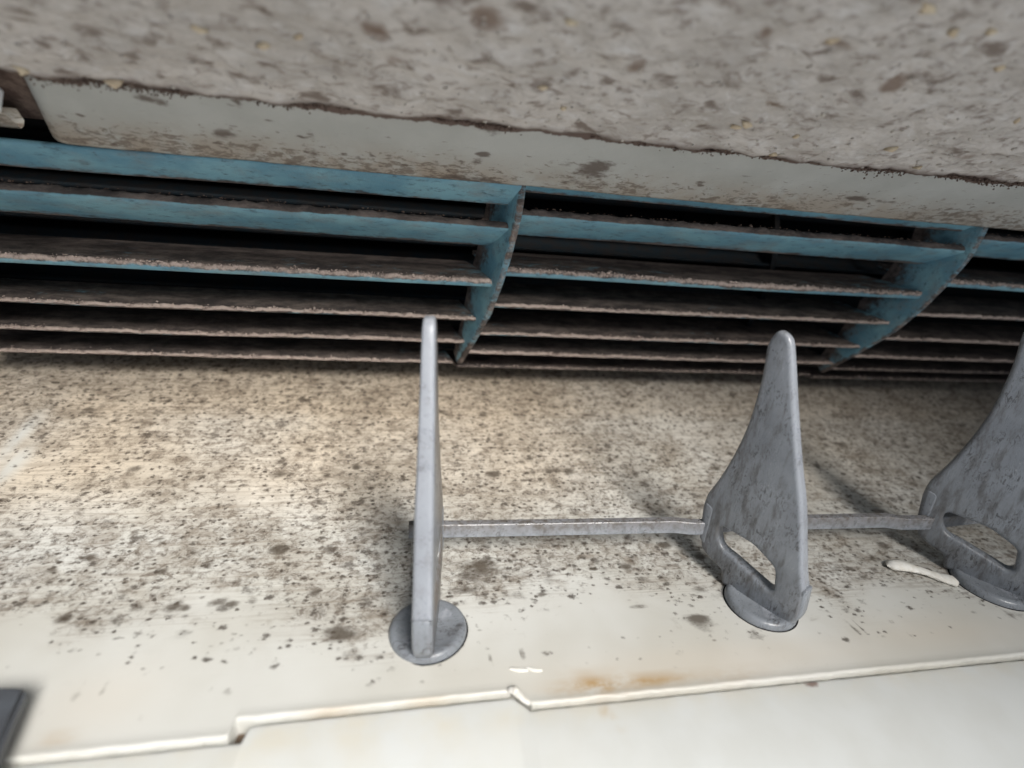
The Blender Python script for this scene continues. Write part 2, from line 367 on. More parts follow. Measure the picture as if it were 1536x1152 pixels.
# front panel below the joint, butted against the duct floor with a gap
def build_front():
    gapx = [(-20, -1.545), (-2.48, -1.515), (-2.46, -1.50), (-2.445, -1.40), (-2.42, -1.31), (-2.36, -1.29), (1.18, -1.255), (1.22, -1.26), (1.44, -1.475), (40, -1.405)]
    xs = np.unique(np.round(np.concatenate([np.arange(-17, 36, .2), np.arange(-2.6, -2.2, .02), np.arange(1.1, 1.6, .02), np.arange(-6, 10, .08)]), 4))
    ey = np.interp(xs, [p[0] for p in gapx], [p[1] for p in gapx])+(fbm(xs*8, xs*0+3, 8)-.5)*.012
    prof = [(0, -.30), (0, -.09), (-.003, -.065), (-.012, -.05), (-.03, -.042), (-.06, -.04), (-.16, -.04), (-.3, -.045), (-.5, -.06), (-.8, -.10), (-1.2, -.20), (-1.8, -.42), (-2.3, -.72), (-2.6, -1.0)]
    X = np.repeat(xs[:, None], len(prof), 1); Y = ey[:, None]+np.array([p[0] for p in prof])[None]
    Z = np.repeat(np.array([p[1] for p in prof])[None], len(xs), 0)
    X, Y, Z = X.ravel(), Y.ravel(), Z.ravel()
    def bl(l): return sum(a*np.exp(-(((X-x)/rx)**2+((Y-y)/ry)**2)) for x, y, rx, ry, a in l)
    rust = bl([(2.55, -1.62, .09, .13, .7), (2.66, -1.80, .07, .12, .5)]); dark = bl([(6.10, -1.50, .17, .08, 1.1), (.28, -1.37, .10, .05, .7), (-1.7, -1.45, .05, .04, .5), (-.8, -1.35, .2, .03, .5)])
    warm = .5*np.exp(-((Y+1.5)/.25)**2)+.25*np.exp(-((X+1)/3)**2)
    g = np.stack([X*0, dark, rust, np.clip(warm, 0, 1)], 1)
    o = obj('front_panel', np.stack([X, Y, Z], 1), grid_faces(len(xs), len(prof)), M['front'], attr={'grime': g})
    props(o, kind='structure')
    b = obj('joint_groove', [(-17, -1.9, -.28), (36, -1.9, -.28), (36, -.9, -.28), (-17, -.9, -.28)], [(0, 1, 2, 3)], M['gap'])
    props(b, kind='structure')
build_front()

# ------------------------------------------------------------------ dark inside of the housing
def quad_box(name, x0, x1, y0, y1, z0, z1, mat):
    v = [(x, y, z) for x in (x0, x1) for y in (y0, y1) for z in (z0, z1)]
    # inside of a box open towards -y
    f = [(2, 6, 7, 3), (0, 2, 3, 1), (4, 5, 7, 6), (1, 3, 7, 5)]
    return props(obj(name, v, f, mat, smooth=False), kind='structure')
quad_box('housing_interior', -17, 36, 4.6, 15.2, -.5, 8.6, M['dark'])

# ------------------------------------------------------------------ pale lip above the grille
LA = np.array([2.6, 8.12]); LB = np.array([4.1, 7.22])
LIPSP = [(-4.396, 0.199, 0.247, 0.072, 1.0), (-4.234, 0.224, 0.12, 0.054, 1.0), (-3.561, 0.586, 0.24, 0.086, 1.0), (-5.886, 0.748, 0.085, 0.054, 0.9), (-5.303, 0.543, 0.083, 0.04, 0.6), (-2.129, 0.431, 0.088, 0.126, 0.7), (-2.184, 0.752, 0.233, 0.118, 0.7), (0.81, 0.493, 0.166, 0.056, 1.1), (0.718, 0.641, 0.17, 0.071, 0.8), (-0.01, 0.721, 0.097, 0.06, 0.8), (-0.435, 0.761, 0.097, 0.061, 0.7), (2.934, 0.569, 0.441, 0.223, 1.0), (2.371, 0.498, 0.246, 0.117, 0.6), (8.878, 0.637, 0.359, 0.069, 1.1), (9.624, 0.632, 0.363, 0.055, 0.8), (5.205, 0.622, 0.16, 0.077, 0.8), (5.99, 0.414, 0.196, 0.06, 0.5), (7.172, 0.627, 0.277, 0.066, 0.6), (0.582, 0.956, 1.157, 0.093, 0.8), (-2.485, 0.953, 0.722, 0.075, 0.5), (2.823, 0.843, 0.791, 0.08, 0.7), (-1.303, 0.964, 0.989, 0.09, 0.5), (0.869, 0.04, 0.324, 0.16, 1.1), (-2.333, 0.08, 0.101, 0.1, 0.9), (-3.061, 0.1, 0.079, 0.09, 0.9)]
for _ in range(150):
    LIPSP.append((random.uniform(-6, 16), random.betavariate(2.2, 1.3), random.uniform(.02, .10), random.uniform(.010, .035), random.uniform(.6, 1.1)))
def build_lip(x0, x1, label, recess=0., round_left=True):
    xs = np.arange(x0, x1, .07); ts = np.linspace(-.12, 1, 36)
    d = LB-LA; nrm = np.array([d[1], -d[0]]); nrm /= np.linalg.norm(nrm)   # towards the inside
    if nrm[0] < 0: nrm = -nrm
    tail = [(1.0, .02), (1.02, .08), (1.01, .18), (.9, .25)]
    T = np.concatenate([ts, [t for t, _ in tail]]); O = np.concatenate([ts*0, [o for _, o in tail]])
    X = np.repeat(xs[:, None], len(T), 1); Tm = np.repeat(T[None], len(xs), 0); Om = np.repeat(O[None], len(xs), 0)+recess
    if round_left:   # the end curls in, slanting to the right as it goes down
        xl = x0+.68-.63*np.clip(Tm, 0, 1)
        X = np.maximum(X, xl)
        Om = Om+.32*np.exp(-np.maximum(X-xl, 0)/.09)
    Om = Om+(fbm(X*.8, Tm*2, 3)-.5)*.03+(fbm(X*4, Tm*7, 4)-.5)*.012
    X, Tm, Om = X.ravel(), Tm.ravel(), Om.ravel()
    Y = LA[0]+d[0]*Tm+nrm[0]*Om; Z = LA[1]+d[1]*Tm+nrm[1]*Om
    dark = np.zeros_like(X)
    for a, t, rx, rt, s in LIPSP: dark = np.maximum(dark, s*np.exp(-(((X-a)/rx)**2+((Tm-t)/rt)**2)))
    dark = np.maximum(dark, .8*np.exp(-np.maximum(X-x0-.68+.63*np.clip(Tm, 0, 1), 0)/.12) if round_left else 0)
    seam = 1.05*np.exp(-(np.maximum(Tm-.02-.10*(fbm(X*1.4, X*0, 71)-.45), 0)/.10)**2)
    den = .28+.85*sstep(.25, 1.0, Tm)*(.25+1.1*fbm(X*.6, Tm, 13))+.1*sstep(4, 9, X)
    warm = sstep(.35, 1.0, Tm)*(.35+.9*fbm(X*.4, Tm*2, 19))
    g = np.stack([np.clip(den, 0, 1), dark, seam, np.clip(warm, 0, 1)], 1)
    o = obj('housing_lip', np.stack([X, Y, Z], 1), grid_faces(len(xs), len(T)), M['lip'], attr={'grime': g})
    props(o, label, 'housing trim')
build_lip(-6.65, 36, 'long pale grey lip stained brown, running between the cover edge and the blue grille')
build_lip(-17, -6.98, 'short end of pale lip beyond the dark slot in the corner', .22, False)
# dark web closing the slot between both lips
obj_back = obj('lip_backing', [(-17, 3.25, 8.7), (36, 3.25, 8.7), (36, 4.75, 7.62), (-17, 4.75, 7.62)], [(0, 1, 2, 3)], M['seamdust'], smooth=False)
props(obj_back, kind='structure')
def rounded_box(name, size, mat, parent=None, loc=(0, 0, 0), rot=(0, 0, 0), bev=.05, seg=3, taper=None):
    bm = bmesh.new(); bmesh.ops.create_cube(bm, size=1)
    for v in bm.verts:
        v.co = Vector((v.co.x*size[0], v.co.y*size[1], v.co.z*size[2]))
        if taper: v.co = Vector(taper(v.co))
    bmesh.ops.bevel(bm, geom=bm.edges[:], offset=bev, segments=seg, affect='EDGES', profile=.6)
    for v in bm.verts: v.co *= CM
    me = bpy.data.meshes.new(name); bm.to_mesh(me); bm.free()
    me.polygons.foreach_set('use_smooth', [True]*len(me.polygons)); me.set_sharp_from_angle(angle=D2R(50))
    me.materials.append(mat)
    o = bpy.data.objects.new(name, me); COL.objects.link(o); o.location = Vector(loc)*CM; o.rotation_euler = rot
    if parent: o.parent = parent
    return o
props(rounded_box('white_clip', (.8, .3, .38), M['clip'], loc=(-6.72, 2.8, 7.74), rot=(D2R(-25), 0, D2R(-4)), bev=.06),
      'small bright white clip beside the dark slot at the lip end', 'clip')

# ------------------------------------------------------------------ front cover (blurred, dust coated)
COVSP = [(-0.88, 1.588, 0.244, 0.209, 1.0), (0.479, 1.968, 0.276, 0.239, 1.0), (-3.922, 0.747, 0.129, 0.124, 0.7), (-0.667, 1.083, 0.133, 0.122, 0.7), (0.282, 1.53, 0.212, 0.164, 0.5), (2.564, 1.644, 0.22, 0.226, 0.9), (6.336, 1.858, 0.234, 0.209, 1.0), (3.96, 2.325, 0.163, 0.137, 0.8), (4.996, 2.347, 0.335, 0.112, 0.8), (4.96, 1.263, 0.247, 0.106, 0.9), (4.855, 1.982, 0.133, 0.105, 0.5), (3.729, 1.122, 0.196, 0.108, 0.4), (3.433, 0.249, 0.11, 0.085, 0.4), (9.46, 0.612, 0.353, 0.105, 0.6), (1.693, 1.31, 0.182, 0.121, 0.5), (-2.399, 1.172, 0.167, 0.113, 0.4), (-1.568, 1.661, 0.236, 0.118, 0.5), (-3.339, 0.435, 0.276, 0.083, 0.5), (8.887, 1.555, 0.155, 0.133, 0.5)]
def cover_pt(x, s, lift=0.): # s = distance from the edge towards the room
    n = np.array([.45, 1.])/math.hypot(.45, 1)
    return (x, 2.6-s-n[0]*lift, 8.05+.45*s-n[1]*lift)
def cover_h(X, S):
    return (fbm(X*1.6, S*2.2, 61, 4)-.5)*.16+(fbm(X*5, S*6, 62, 3)-.5)*.07
cover = empty('front_cover', (3, 2.6, 8.2), 'wide grey cover thickly coated with speckled dust, overhanging the lip', 'cover panel')
def build_cover():
    xs = np.concatenate([np.arange(-17, -8, .25), np.arange(-8, 14, .06), np.arange(14, 36, .25)])
    ss = np.concatenate([np.linspace(0, 3.6, 70), np.linspace(3.65, 4.2, 8)])
    X = np.repeat(xs[:, None], len(ss), 1); S = np.repeat(ss[None], len(xs), 0)
    H = cover_h(X, S)
    edge = (fbm(xs*2.5, xs*0, 77, 5)-.5)[:, None]*.13*np.exp(-S/.12)
    n = np.array([.45, 1.])/math.hypot(.45, 1)
    Y = 2.6-S-n[0]*H-edge; Z = 8.05+.45*S-n[1]*H
    # turned-in edge
    Xe = np.repeat(xs[:, None], 3, 1); k = np.array([[.03, .05], [.03, .12], [.00, .8]])
    Ye = Y[:, :1]+k[None, ::-1, 0]; Ze = Z[:, :1]+k[None, ::-1, 1]
    X = np.concatenate([Xe, X], 1); Y = np.concatenate([Ye, Y], 1); Z = np.concatenate([Ze, Z], 1); S = np.concatenate([Xe*0-.01, S], 1)
    nv = X.shape[1]; X, Y, Z, S = X.ravel(), Y.ravel(), Z.ravel(), S.ravel()
    dark = np.zeros_like(X)
    for a, t, rx, rt, s in COVSP: dark = np.maximum(dark, s*np.exp(-(((X-a)/rx)**2+((S-t)/rt)**2)))
    rim = np.exp(-(np.maximum(S, 0)/(.03+.09*fbm(X*1.8, X*0, 79)))**2)
    g = np.stack([X*0, dark, rim, X*0], 1)
    obj('panel', np.stack([X, Y, Z], 1), grid_faces(len(xs), nv, True), M['cover'], cover, (3, 2.6, 8.2), attr={'grime': g})
build_cover()

ICO = None
def lump_mesh(points, mat, name, parent, off, kind='stuff'):
    """points: list of (x,y,z,sx,sy,sz,rot) -> joined little irregular lumps"""
    bm = bmesh.new(); bmesh.ops.create_icosphere(bm, subdivisions=1, radius=1)
    base = np.array([v.co[:] for v in bm.verts]); fc = [tuple(v.index for v in f.verts) for f in bm.faces]; bm.free()
    V = []; F = []; k = 0
    for x, y, z, sx, sy, sz, rot in points:
        b = base*(1+.35*rng.standard_normal((len(base), 1)))*np.array([sx, sy, sz])
        c, s_ = math.cos(rot), math.sin(rot)
        b = np.stack([b[:, 0]*c-b[:, 1]*s_, b[:, 0]*s_+b[:, 1]*c, b[:, 2]], 1)
        V.append(b+np.array([x, y, z])); F += [tuple(i+k for i in f) for f in fc]; k += len(base)
    o = obj(name, np.concatenate(V), F, mat, parent, off)
    if kind: o['kind'] = kind
    return o
# tan crumbs clinging under the cover
CR = [(-4.65, 0.01), (-2.29, 1.13), (-1.84, 1.32), (-2.97, 1.3), (1.48, 2.09), (4.89, 0.77), (4.79, 0.67), (5.94, 0.63), (5.51, 2.97), (6.57, 2.88), (9.04, 1.58), (7.85, 0.64), (5.92, 0.14), (8.93, 0.18), (1.44, 1.01), (1.88, 0.57), (7.41, 2.43), (-5.73, 0.14), (6.13, 2.8), (4.82, 2.42)]
for i, (x, s) in enumerate(CR):
    p = cover_pt(x, s, float(cover_h(np.array(x), np.array(s)))+.012)
    r = .05+.045*random.random()
    if i == 0: r = .10
    lump_mesh([(*p, r*random.uniform(1, 1.9), r*.9, r*.7, random.uniform(-.6, .9))], M['crumb'], 'crumb', cover, (3, 2.6, 8.2), None)
pts = []
for _ in range(900):
    x = random.uniform(-8, 15); s = random.uniform(.02, 3.4)
    p = cover_pt(x, s, float(cover_h(np.array(x), np.array(s)))+.004); r = random.uniform(.008, .026)
    pts.append((*p, r*random.uniform(1, 2), r, r, random.uniform(0, 3)))
lump_mesh(pts, mat_plain('pale_lint', (.50, .46, .40), (.36, .33, .30), .95, 6, .5, .1), 'lint', cover, (3, 2.6, 8.2))
# ragged brown fringe in the seam under the cover edge
pts = []
for _ in range(5200):
    x = random.uniform(-8, 15.5)
    if vnoise(x*1.3, 3, 5) < random.uniform(.1, .62): continue
    dd = abs(random.gauss(0, 1))*.028*(.2+1.9*float(vnoise(x*.9, 8, 6)))
    r = random.uniform(.006, .018)
    pts.append((x, 2.62+random.uniform(-.02, .05), 8.06-dd+random.uniform(-.01, .05), r*random.uniform(.8, 1.6), r, r*random.uniform(.8, 1.4), random.uniform(0, 3)))
lump_mesh(pts, M['seamdust'], 'dust_fringe', cover, (3, 2.6, 8.2))

# ------------------------------------------------------------------ blue outlet grille
TA = math.tan(D2R(20))
CURVE = [(4.16, 7.45), (4.16, 7.21), (4.23, 6.56), (4.47, 5.86), (4.80, 5.08), (5.26, 4.27), (5.88, 3.51), (6.66, 2.61)]
GO = (3.0, 5.0, 5.0)
grille = empty('outlet_grille', GO, 'curved blue plastic outlet grille, its slats furred with brown dust', 'air grille')
def rib(x1):
    c = np.array(CURVE); s = np.r_[0, np.cumsum(np.linalg.norm(np.diff(c, axis=0), axis=1))]
    m = 60; t = np.linspace(0, s[-1], m)
    Y = np.interp(t, s, c[:, 0]); Z = np.interp(t, s, c[:, 1])
    for _ in range(6): Y[1:-1] = (Y[:-2]+2*Y[1:-1]+Y[2:])/4; Z[1:-1] = (Z[:-2]+2*Z[1:-1]+Z[2:])/4
    dy, dz = np.gradient(Y), np.gradient(Z); L = np.hypot(dy, dz); ny, nz = -dz/L, dy/L   # inward normal: +y
    fl = np.where(ny < 0, -1, 1); ny, nz = ny*fl, nz*fl
    th = .072
    dep = np.interp(t, [0, s[-1]*.6, s[-1]], [1.35, 1.2, .35])
    rows = [0, .0, .012, .05, .12, .3, .55, .8, 1]
    V = []; A = []
    for side in (-1, 1):
        for i in range(m):
            for j, r in enumerate(rows[1:]):
                dd = r*dep[i] if j > 2 else r
                ww = th*(.55, .92, 1, 1, 1, 1, 1, 1)[j]
                ww *= 1+.22*(fbm(np.array(t[i]*6.), np.array(side*3.+j*.2), 3)-.5)*(j < 3)
                y = Y[i]+ny[i]*dd; z = Z[i]+nz[i]*dd
                V.append((x1-TA*y+side*ww, y, z))
                d = (.62, .60, .42, .26, .22, .42, .70, .9)[j]+.25*(t[i] > s[-1]*.86)
                A.append((d, (.45, .25, 0, 0, 0, 0, 0, 0)[j], 0))
    n = len(rows)-1; F = []
    for i in range(m-1):
        for j in range(n-1):
            a = i*n+j; F.append((a, a+1, a+n+1, a+n)); b = a+m*n; F.append((b, b+n, b+n+1, b+1))
        a = i*n; b = a+m*n; F.append((a, a+n, b+n, b))
        a = i*n+n-1; b = a+m*n; F.append((a, b, b+n, a+n))
    a = (m-1)*n; b = a+m*n; F.append(tuple(range(a, a+n))+tuple(range(b+n-1, b-1, -1)))
    obj('rib', V, F, M['blue'], grille, GO, attr={'dust': A}, sharp=60)
for x1 in (-8.25, 3.25, 14.75, 26.25): rib(x1)

def slat(xa, xb, y, z, phi, depth, th, dust, fringe, blueface, seed):
    """one blade of one bay; front edge at (y,z), running inwards at phi degrees"""
    c, s_ = math.cos(D2R(phi)), math.sin(D2R(phi))
    h = th/2
    sec = [(depth, h*.5), (depth*.75, h*.8), (depth*.5, h), (depth*.28, h), (.12, h), (.05, h*.98), (.015, h*.75), (0, h*.3), (0, -h*.35), (.02, -h*.8), (.06, -h), (depth*.3, -h), (depth*.6, -h*.9), (depth, -h*.5)]
    #      dust, fringe per section point
    dsec = [1.0, .95, .9, .85, .9, 1.0, 1.0, .8, blueface, blueface-.1, blueface-.15, blueface-.2, blueface-.05, .7]
    fsec = [0, 0, 0, .04, .22, .75, 1.0, .9, .35, 0, 0, 0, 0, 0]
    if seed % 10 == 1: dsec[7] = dsec[8] = 1.0; dsec[9] = .35; dsec[6] = 1.
    xl = xb-xa; n = max(int(xl/.045), 2)
    u = np.linspace(0, 1, n); V = []; A = []; m = len(sec)
    x = xa+u*xl
    jag = (fbm(x*5, x*0+seed, seed, 5)-.5); jag2 = fbm(x*14, x*0+seed, seed+5, 3)-.5
    sag = (fbm(x*.2, x*0+seed, seed+9, 2)-.5)*.05
    big = fbm(x*.5, x*0+seed, seed+3, 3)
    for k, (a, b) in enumerate(sec):
        am = (0, 0, .1, .2, .5, 1, 1, .8, .3, .1, 0, 0, 0, 0)[k]*fringe
        aa = a-am*(jag2*.10+.05*jag); bb = b+am*(jag*.12+jag2*.09)*(1 if k < 8 else .5)
        yy = y+c*aa-s_*bb; zz = z+s_*aa+c*bb+sag
        V.append(np.stack([x-TA*yy, yy+0*x, zz+0*x], 1))
        endc = np.exp(-(x[-1]-x)/.55)    # rib end stays bluer
        dd = np.clip(dsec[k]*dust if k < 8 else dsec[k], -.5, 1)+(big-.5)*.35-.30*endc*(k < 5)
        A.append(np.stack([dd, np.clip(fsec[k]*fringe+(big-.5)*.3*(fsec[k] > 0), 0, 1), 0*x], 1))
    V = np.stack(V, 1).reshape(-1, 3); A = np.stack(A, 1).reshape(-1, 3)
    F = []
    for i in range(n-1):
        for j in range(m): a = i*m+j; b = i*m+(j+1) % m; F.append((a, a+m, b+m, b))
    F.append(tuple(range(m-1, -1, -1))); F.append(tuple(range((n-1)*m, n*m)))
    so = obj('slat', V, F, M['blue'], grille, GO, attr={'dust': A}, sharp=70)
    # fluff on the front edge
    pts = []; nf = int(xl*60*fringe)
    for _ in range(nf):
        xx = random.uniform(xa+.05, xb-.05)
        if float(vnoise(xx*3, seed, seed)) < random.uniform(-.2, .8): continue
        aa = abs(random.gauss(-.01, .07))-.02; r = random.uniform(.005, .017)*(1+1.2*(random.random() < .06))
        yy = y+c*aa-s_*h; zz = z+s_*aa+c*h+r*.3+float(np.interp(xx, x, jag*.04+sag))
        pts.append((xx-TA*yy, yy, zz, r*random.uniform(1, 1.8), r, r*random.uniform(.7, 1.2), random.uniform(0, 3)))
    if pts:
        o = lump_mesh(pts, M['dust'] if fringe > .5 else M['seamdust'], 'slat_dust', None, GO, 'stuff'); o.parent = so
BAYS = [(-8.25, 3.25, [(4.12, 7.24), (4.50, 6.45), (5.02, 5.08), (5.72, 4.07), (6.32, 3.29), (6.93, 2.53)]),
        (3.25, 14.75, [(4.12, 7.53), (4.38, 6.72), (4.90, 5.38), (5.36, 4.52), (5.88, 3.66), (6.38, 2.98), (6.98, 2.40)]),
        (14.75, 26.25, [(4.12, 7.72), (4.30, 7.02), (4.70, 5.78), (5.02, 4.88), (5.52, 4.02), (5.98, 3.34), (6.6, 2.74), (7.0, 2.3)])]
SP = [(-40, .62, .12, .25, .0, .0), (-30, .95, .20, .95, .35, -.1), (10, 1.5, .20, .95, .75, .30), (12, 1.55, .10, 1.0, .95, .75), (12, 1.5, .09, 1.05, 1.0, .75), (12, 1.3, .085, 1.1, 1.0, .9), (10, 1.0, .08, 1.1, .6, 1.0), (8, .8, .08, 1.1, .6, 1.0)]
for b, (xa, xb, L) in enumerate(BAYS):
    for k, (y, z) in enumerate(L):
        phi, dep, th, du, fr, bf = SP[k]
        slat(xa+.06, xb-.06, y, z, phi, dep, th, du, fr, bf+(.12 if b and k == 2 else 0), 100+b*10+k)

# ------------------------------------------------------------------ cross-flow fan in the dark behind the grille
fan = empty('blower_fan', (8, 10, 5.6), 'dark drum fan barely visible behind the grille slats', 'fan')
def fan_blade(a):
    V = []; F = []; x0, x1 = -15, 34; n = 6
    for i in range(n):
        r = 2.7+.75*i/(n-1); aa = a+.16*math.sin(i/(n-1)*math.pi*.6)
        for x in (x0, x1):
            for e in (-1, 1):
                V.append((x, 10+r*math.cos(aa+e*.012), 5.6+r*math.sin(aa+e*.012)))
    for i in range(n-1):
        a0 = i*4; F += [(a0, a0+2, a0+6, a0+4), (a0+1, a0+5, a0+7, a0+3)]
    F += [(0, 1, 3, 2), ((n-1)*4, (n-1)*4+2, (n-1)*4+3, (n-1)*4+1)]
    return V, F
for i in range(30):
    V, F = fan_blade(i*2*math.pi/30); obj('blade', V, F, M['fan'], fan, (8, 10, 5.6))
for x in (1.6, 9.5, 19.5):
    V = []; F = []; n = 48
    for i in range(n):
        a = i*2*math.pi/n
        for dx, r in ((-.08, 2.4), (-.08, 3.5), (.08, 3.5), (.08, 2.4)): V.append((x+dx, 10+r*math.cos(a), 5.6+r*math.sin(a)))
    for i in range(n):
        j = (i+1) % n
        for k in range(4): F.append((i*4+k, i*4+(k+1) % 4, j*4+(k+1) % 4, j*4+k))
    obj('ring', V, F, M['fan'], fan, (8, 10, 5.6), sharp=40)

# ------------------------------------------------------------------ air vanes
def smooth_poly(pts, r, seg=4):
    """round each corner of a closed polygon; r may be per point"""
    out = []; n = len(pts)
    for i in range(n):
        p0, p1, p2 = (np.array(pts[k % n][:2], float) for k in (i-1, i, i+1))
        rr = pts[i][2] if len(pts[i]) > 2 else r
        a = p0-p1; b = p2-p1; la, lb = np.linalg.norm(a), np.linalg.norm(b)
        q = min(rr, la*.48, lb*.48); A = p1+a/la*q; B = p1+b/lb*q
        for k in range(seg+1):
            t = k/seg; out.append(tuple((1-t)**2*A+2*t*(1-t)*p1+t*t*B))
    return out
OUTER = [(.20, -.03, .12), (.03, .30, .12), (.07, .80, .05), (.19, 1.1, .2), (.54, 2.38, .3), (.79, 3.04, .4), (1.15, 4.13, .4), (1.33, 4.72, .3), (1.47, 5.14, .16), (1.70, 5.25, .12), (1.83, 4.98, .2), (1.76, 4.31, .5), (1.78, 3.39, .5), (1.92, 2.63, .4), (2.07, 2.09, .2), (2.21, 1.72, .1), (2.24, 1.42, .1), (2.17, .80, .06), (2.06, .50, .05), (1.84, .38, .06), (1.58, .30, .04), (1.50, .02, .05)]
OUTER = [(a, b, c) for a, b, c in OUTER]
HOLE = [(1.80, 1.22, .16), (1.81, 1.02, .1), (1.68, .76, .12), (1.40, .71, .1), (.66, .50, .05), (.57, .56, .05), (.65, .98, .12), (1.13, 1.20, .12)]
def plate_mesh(name, outer, hole, th, bev, holes_seg=4):
    cu = bpy.data.curves.new(name, 'CURVE'); cu.dimensions = '2D'; cu.fill_mode = 'BOTH'
    for P in ([smooth_poly(outer, .1)] + ([smooth_poly(hole, .1)] if hole else [])):
        sp = cu.splines.new('POLY'); sp.points.add(len(P)-1)
        for q, p in zip(sp.points, P): q.co = (p[0], p[1], 0, 1)
        sp.use_cyclic_u = True
    cu.extrude = th/2-bev; cu.bevel_depth = bev; cu.bevel_resolution = 3; cu.offset = -bev
    o = bpy.data.objects.new(name, cu); COL.objects.link(o)
    dg = bpy.context.evaluated_depsgraph_get(); dg.update()
    me = bpy.data.meshes.new_from_object(o.evaluated_get(dg))
    bpy.data.objects.remove(o)
    bm = bmesh.new(); bm.from_mesh(me); bmesh.ops.remove_doubles(bm, verts=bm.verts, dist=.0008)
    bmesh.ops.triangulate(bm, faces=[f for f in bm.faces if len(f.verts) > 4]); bm.to_mesh(me); bm.free()
    return me
def vane_body():
    me = plate_mesh('vane_body', OUTER, HOLE, .31, .08)
    n = len(me.vertices); co = np.empty(n*3); me.vertices.foreach_get('co', co); co = co.reshape(-1, 3)
    wv, zv, tv = co[:, 0], co[:, 1], co[:, 2]
    # wedge: front edge a little thicker than the tail
    k = np.interp(wv, [0, 2.2], [1.05, .72])*np.interp(zv, [0, 2.4, 5.2], [1.03, 1.0, .80]); tv = tv*k
    out = np.stack([tv, wv-.75, zv], 1)*CM          # x = thickness, y = along the vane, z = up
    me.vertices.foreach_set('co', out.ravel())
    # rotating the axes mirrors the winding: flip
    bm = bmesh.new(); bm.from_mesh(me); bmesh.ops.recalc_face_normals(bm, faces=bm.faces); bm.to_mesh(me); bm.free()
    a = me.attributes.new('grime', 'FLOAT_COLOR', 'POINT')
    g = np.clip(1-zv/2.5, 0, 1)*.5+.35*sstep(1.2, 2.0, wv)
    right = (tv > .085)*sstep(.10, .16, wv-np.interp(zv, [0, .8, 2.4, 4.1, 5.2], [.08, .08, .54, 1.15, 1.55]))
    rim = 1-sstep(.03, .10, wv-np.interp(zv, [0, .8, 2.4, 4.1, 5.2], [.02, .07, .54, 1.15, 1.50]))  # front edge mask for the painted highlight
    a.data.foreach_set('color', np.stack([g, right, rim, g*0+1], 1).astype(np.float32).ravel())
    me.polygons.foreach_set('use_smooth', [True]*len(me.polygons)); me.set_sharp_from_angle(angle=D2R(38))
    me.materials.clear(); me.materials.append(M['vane']); return me
def boss_mesh():
    me = plate_mesh('pivot_boss', [(.20, -.04, .12), (.015, .30, .12), (.055, .90, .03), (.16, .90, .03), (.30, .60, .05), (.34, -.02, .08)], None, .312, .08)
    n = len(me.vertices); co = np.empty(n*3); me.vertices.foreach_get('co', co); co = co.reshape(-1, 3)
    t = co[:, 2].copy(); gr = np.where((np.abs(t) < .02), -.0, 0)
    out = np.stack([t, co[:, 0]-.75+gr, co[:, 1]], 1)*CM; me.vertices.foreach_set('co', out.ravel())
    bm = bmesh.new(); bm.from_mesh(me); bmesh.ops.recalc_face_normals(bm, faces=bm.faces); bm.to_mesh(me); bm.free()
    me.polygons.foreach_set('use_smooth', [True]*len(me.polygons)); me.set_sharp_from_angle(angle=D2R(38))
    me.materials.clear(); me.materials.append(M['vane']); return me
def rev(name, prof, mat, n=48, attr=None):
    V = []; F = []; m = len(prof)
    for i in range(n):
        a = 2*math.pi*i/n
        for r, z in prof: V.append((r*math.cos(a), r*math.sin(a), z))
    for i in range(n):
        j = (i+1) % n
        for k in range(m-1): F.append((i*m+k, j*m+k, j*m+k+1, i*m+k+1))
    me = bpy.data.meshes.new(name); me.from_pydata((np.array(V)*CM).tolist(), [], F); me.update()
    me.polygons.foreach_set('use_smooth', [True]*len(me.polygons)); me.set_sharp_from_angle(angle=D2R(50)); me.materials.append(mat)
    return me
body_me = vane_body(); boss_me = boss_mesh()
disc_me = rev('pivot_disc', [(0.001, .10), (.44, .105), (.50, .125), (.555, .135), (.60, .125), (.635, .09), (.65, .02), (.65, -.02)], M['vane'])
ring_me = rev('pivot_gap_shade', [(.652, .004), (.660, .008), (.670, .005), (.675, .001)], M['dark'])  # dark ring painting the shadow in the gap around the disc
def hub_mesh():
    me = plate_mesh('link_socket', [(2.0, .62, .06), (2.0, 1.5, .08), (2.20, 1.56, .08), (2.15, .70, .06)], None, .25, .04)
    n = len(me.vertices); co = np.empty(n*3); me.vertices.foreach_get('co', co); co = co.reshape(-1, 3)
    out = np.stack([co[:, 2], co[:, 0]-.75, co[:, 1]], 1)*CM; me.vertices.foreach_set('co', out.ravel())
    bm = bmesh.new(); bm.from_mesh(me); bmesh.ops.recalc_face_normals(bm, faces=bm.faces); bm.to_mesh(me); bm.free()
    me.polygons.foreach_set('use_smooth', [True]*len(me.polygons)); me.set_sharp_from_angle(angle=D2R(38))
    me.materials.clear(); me.materials.append(M['vane']); return me
hub_me = hub_mesh()
VANES = [((-.03, .05, 0), 8, 'slim grey air vane seen edge on, leftmost of the three'),
         ((6.29, .14, 0), -30, 'grey air vane with rounded tip and open notch, between the other two'),
         ((11.88, .22, 0), -37, 'grey air vane cut off by the picture edge, beside the bent white scrap')]
for (loc, deg, label) in VANES:
    e = empty('air_vane', loc, label, 'vane', 'grey air vanes standing on the duct floor', -D2R(deg))
    if deg > 0: e.rotation_euler = (0, -D2R(2.3), -D2R(deg))   # this one has worked a little loose
    if deg < -35: e.scale = (1.08, 1.08, 1.08)
    for nm, me in (('blade', body_me), ('pivot_boss', boss_me), ('pivot_disc', disc_me), ('link_socket', hub_me)):
        o = bpy.data.objects.new(nm, me); COL.objects.link(o); o.parent = e
    o = bpy.data.objects.new('pivot_gap_shade', ring_me); COL.objects.link(o); o.parent = e

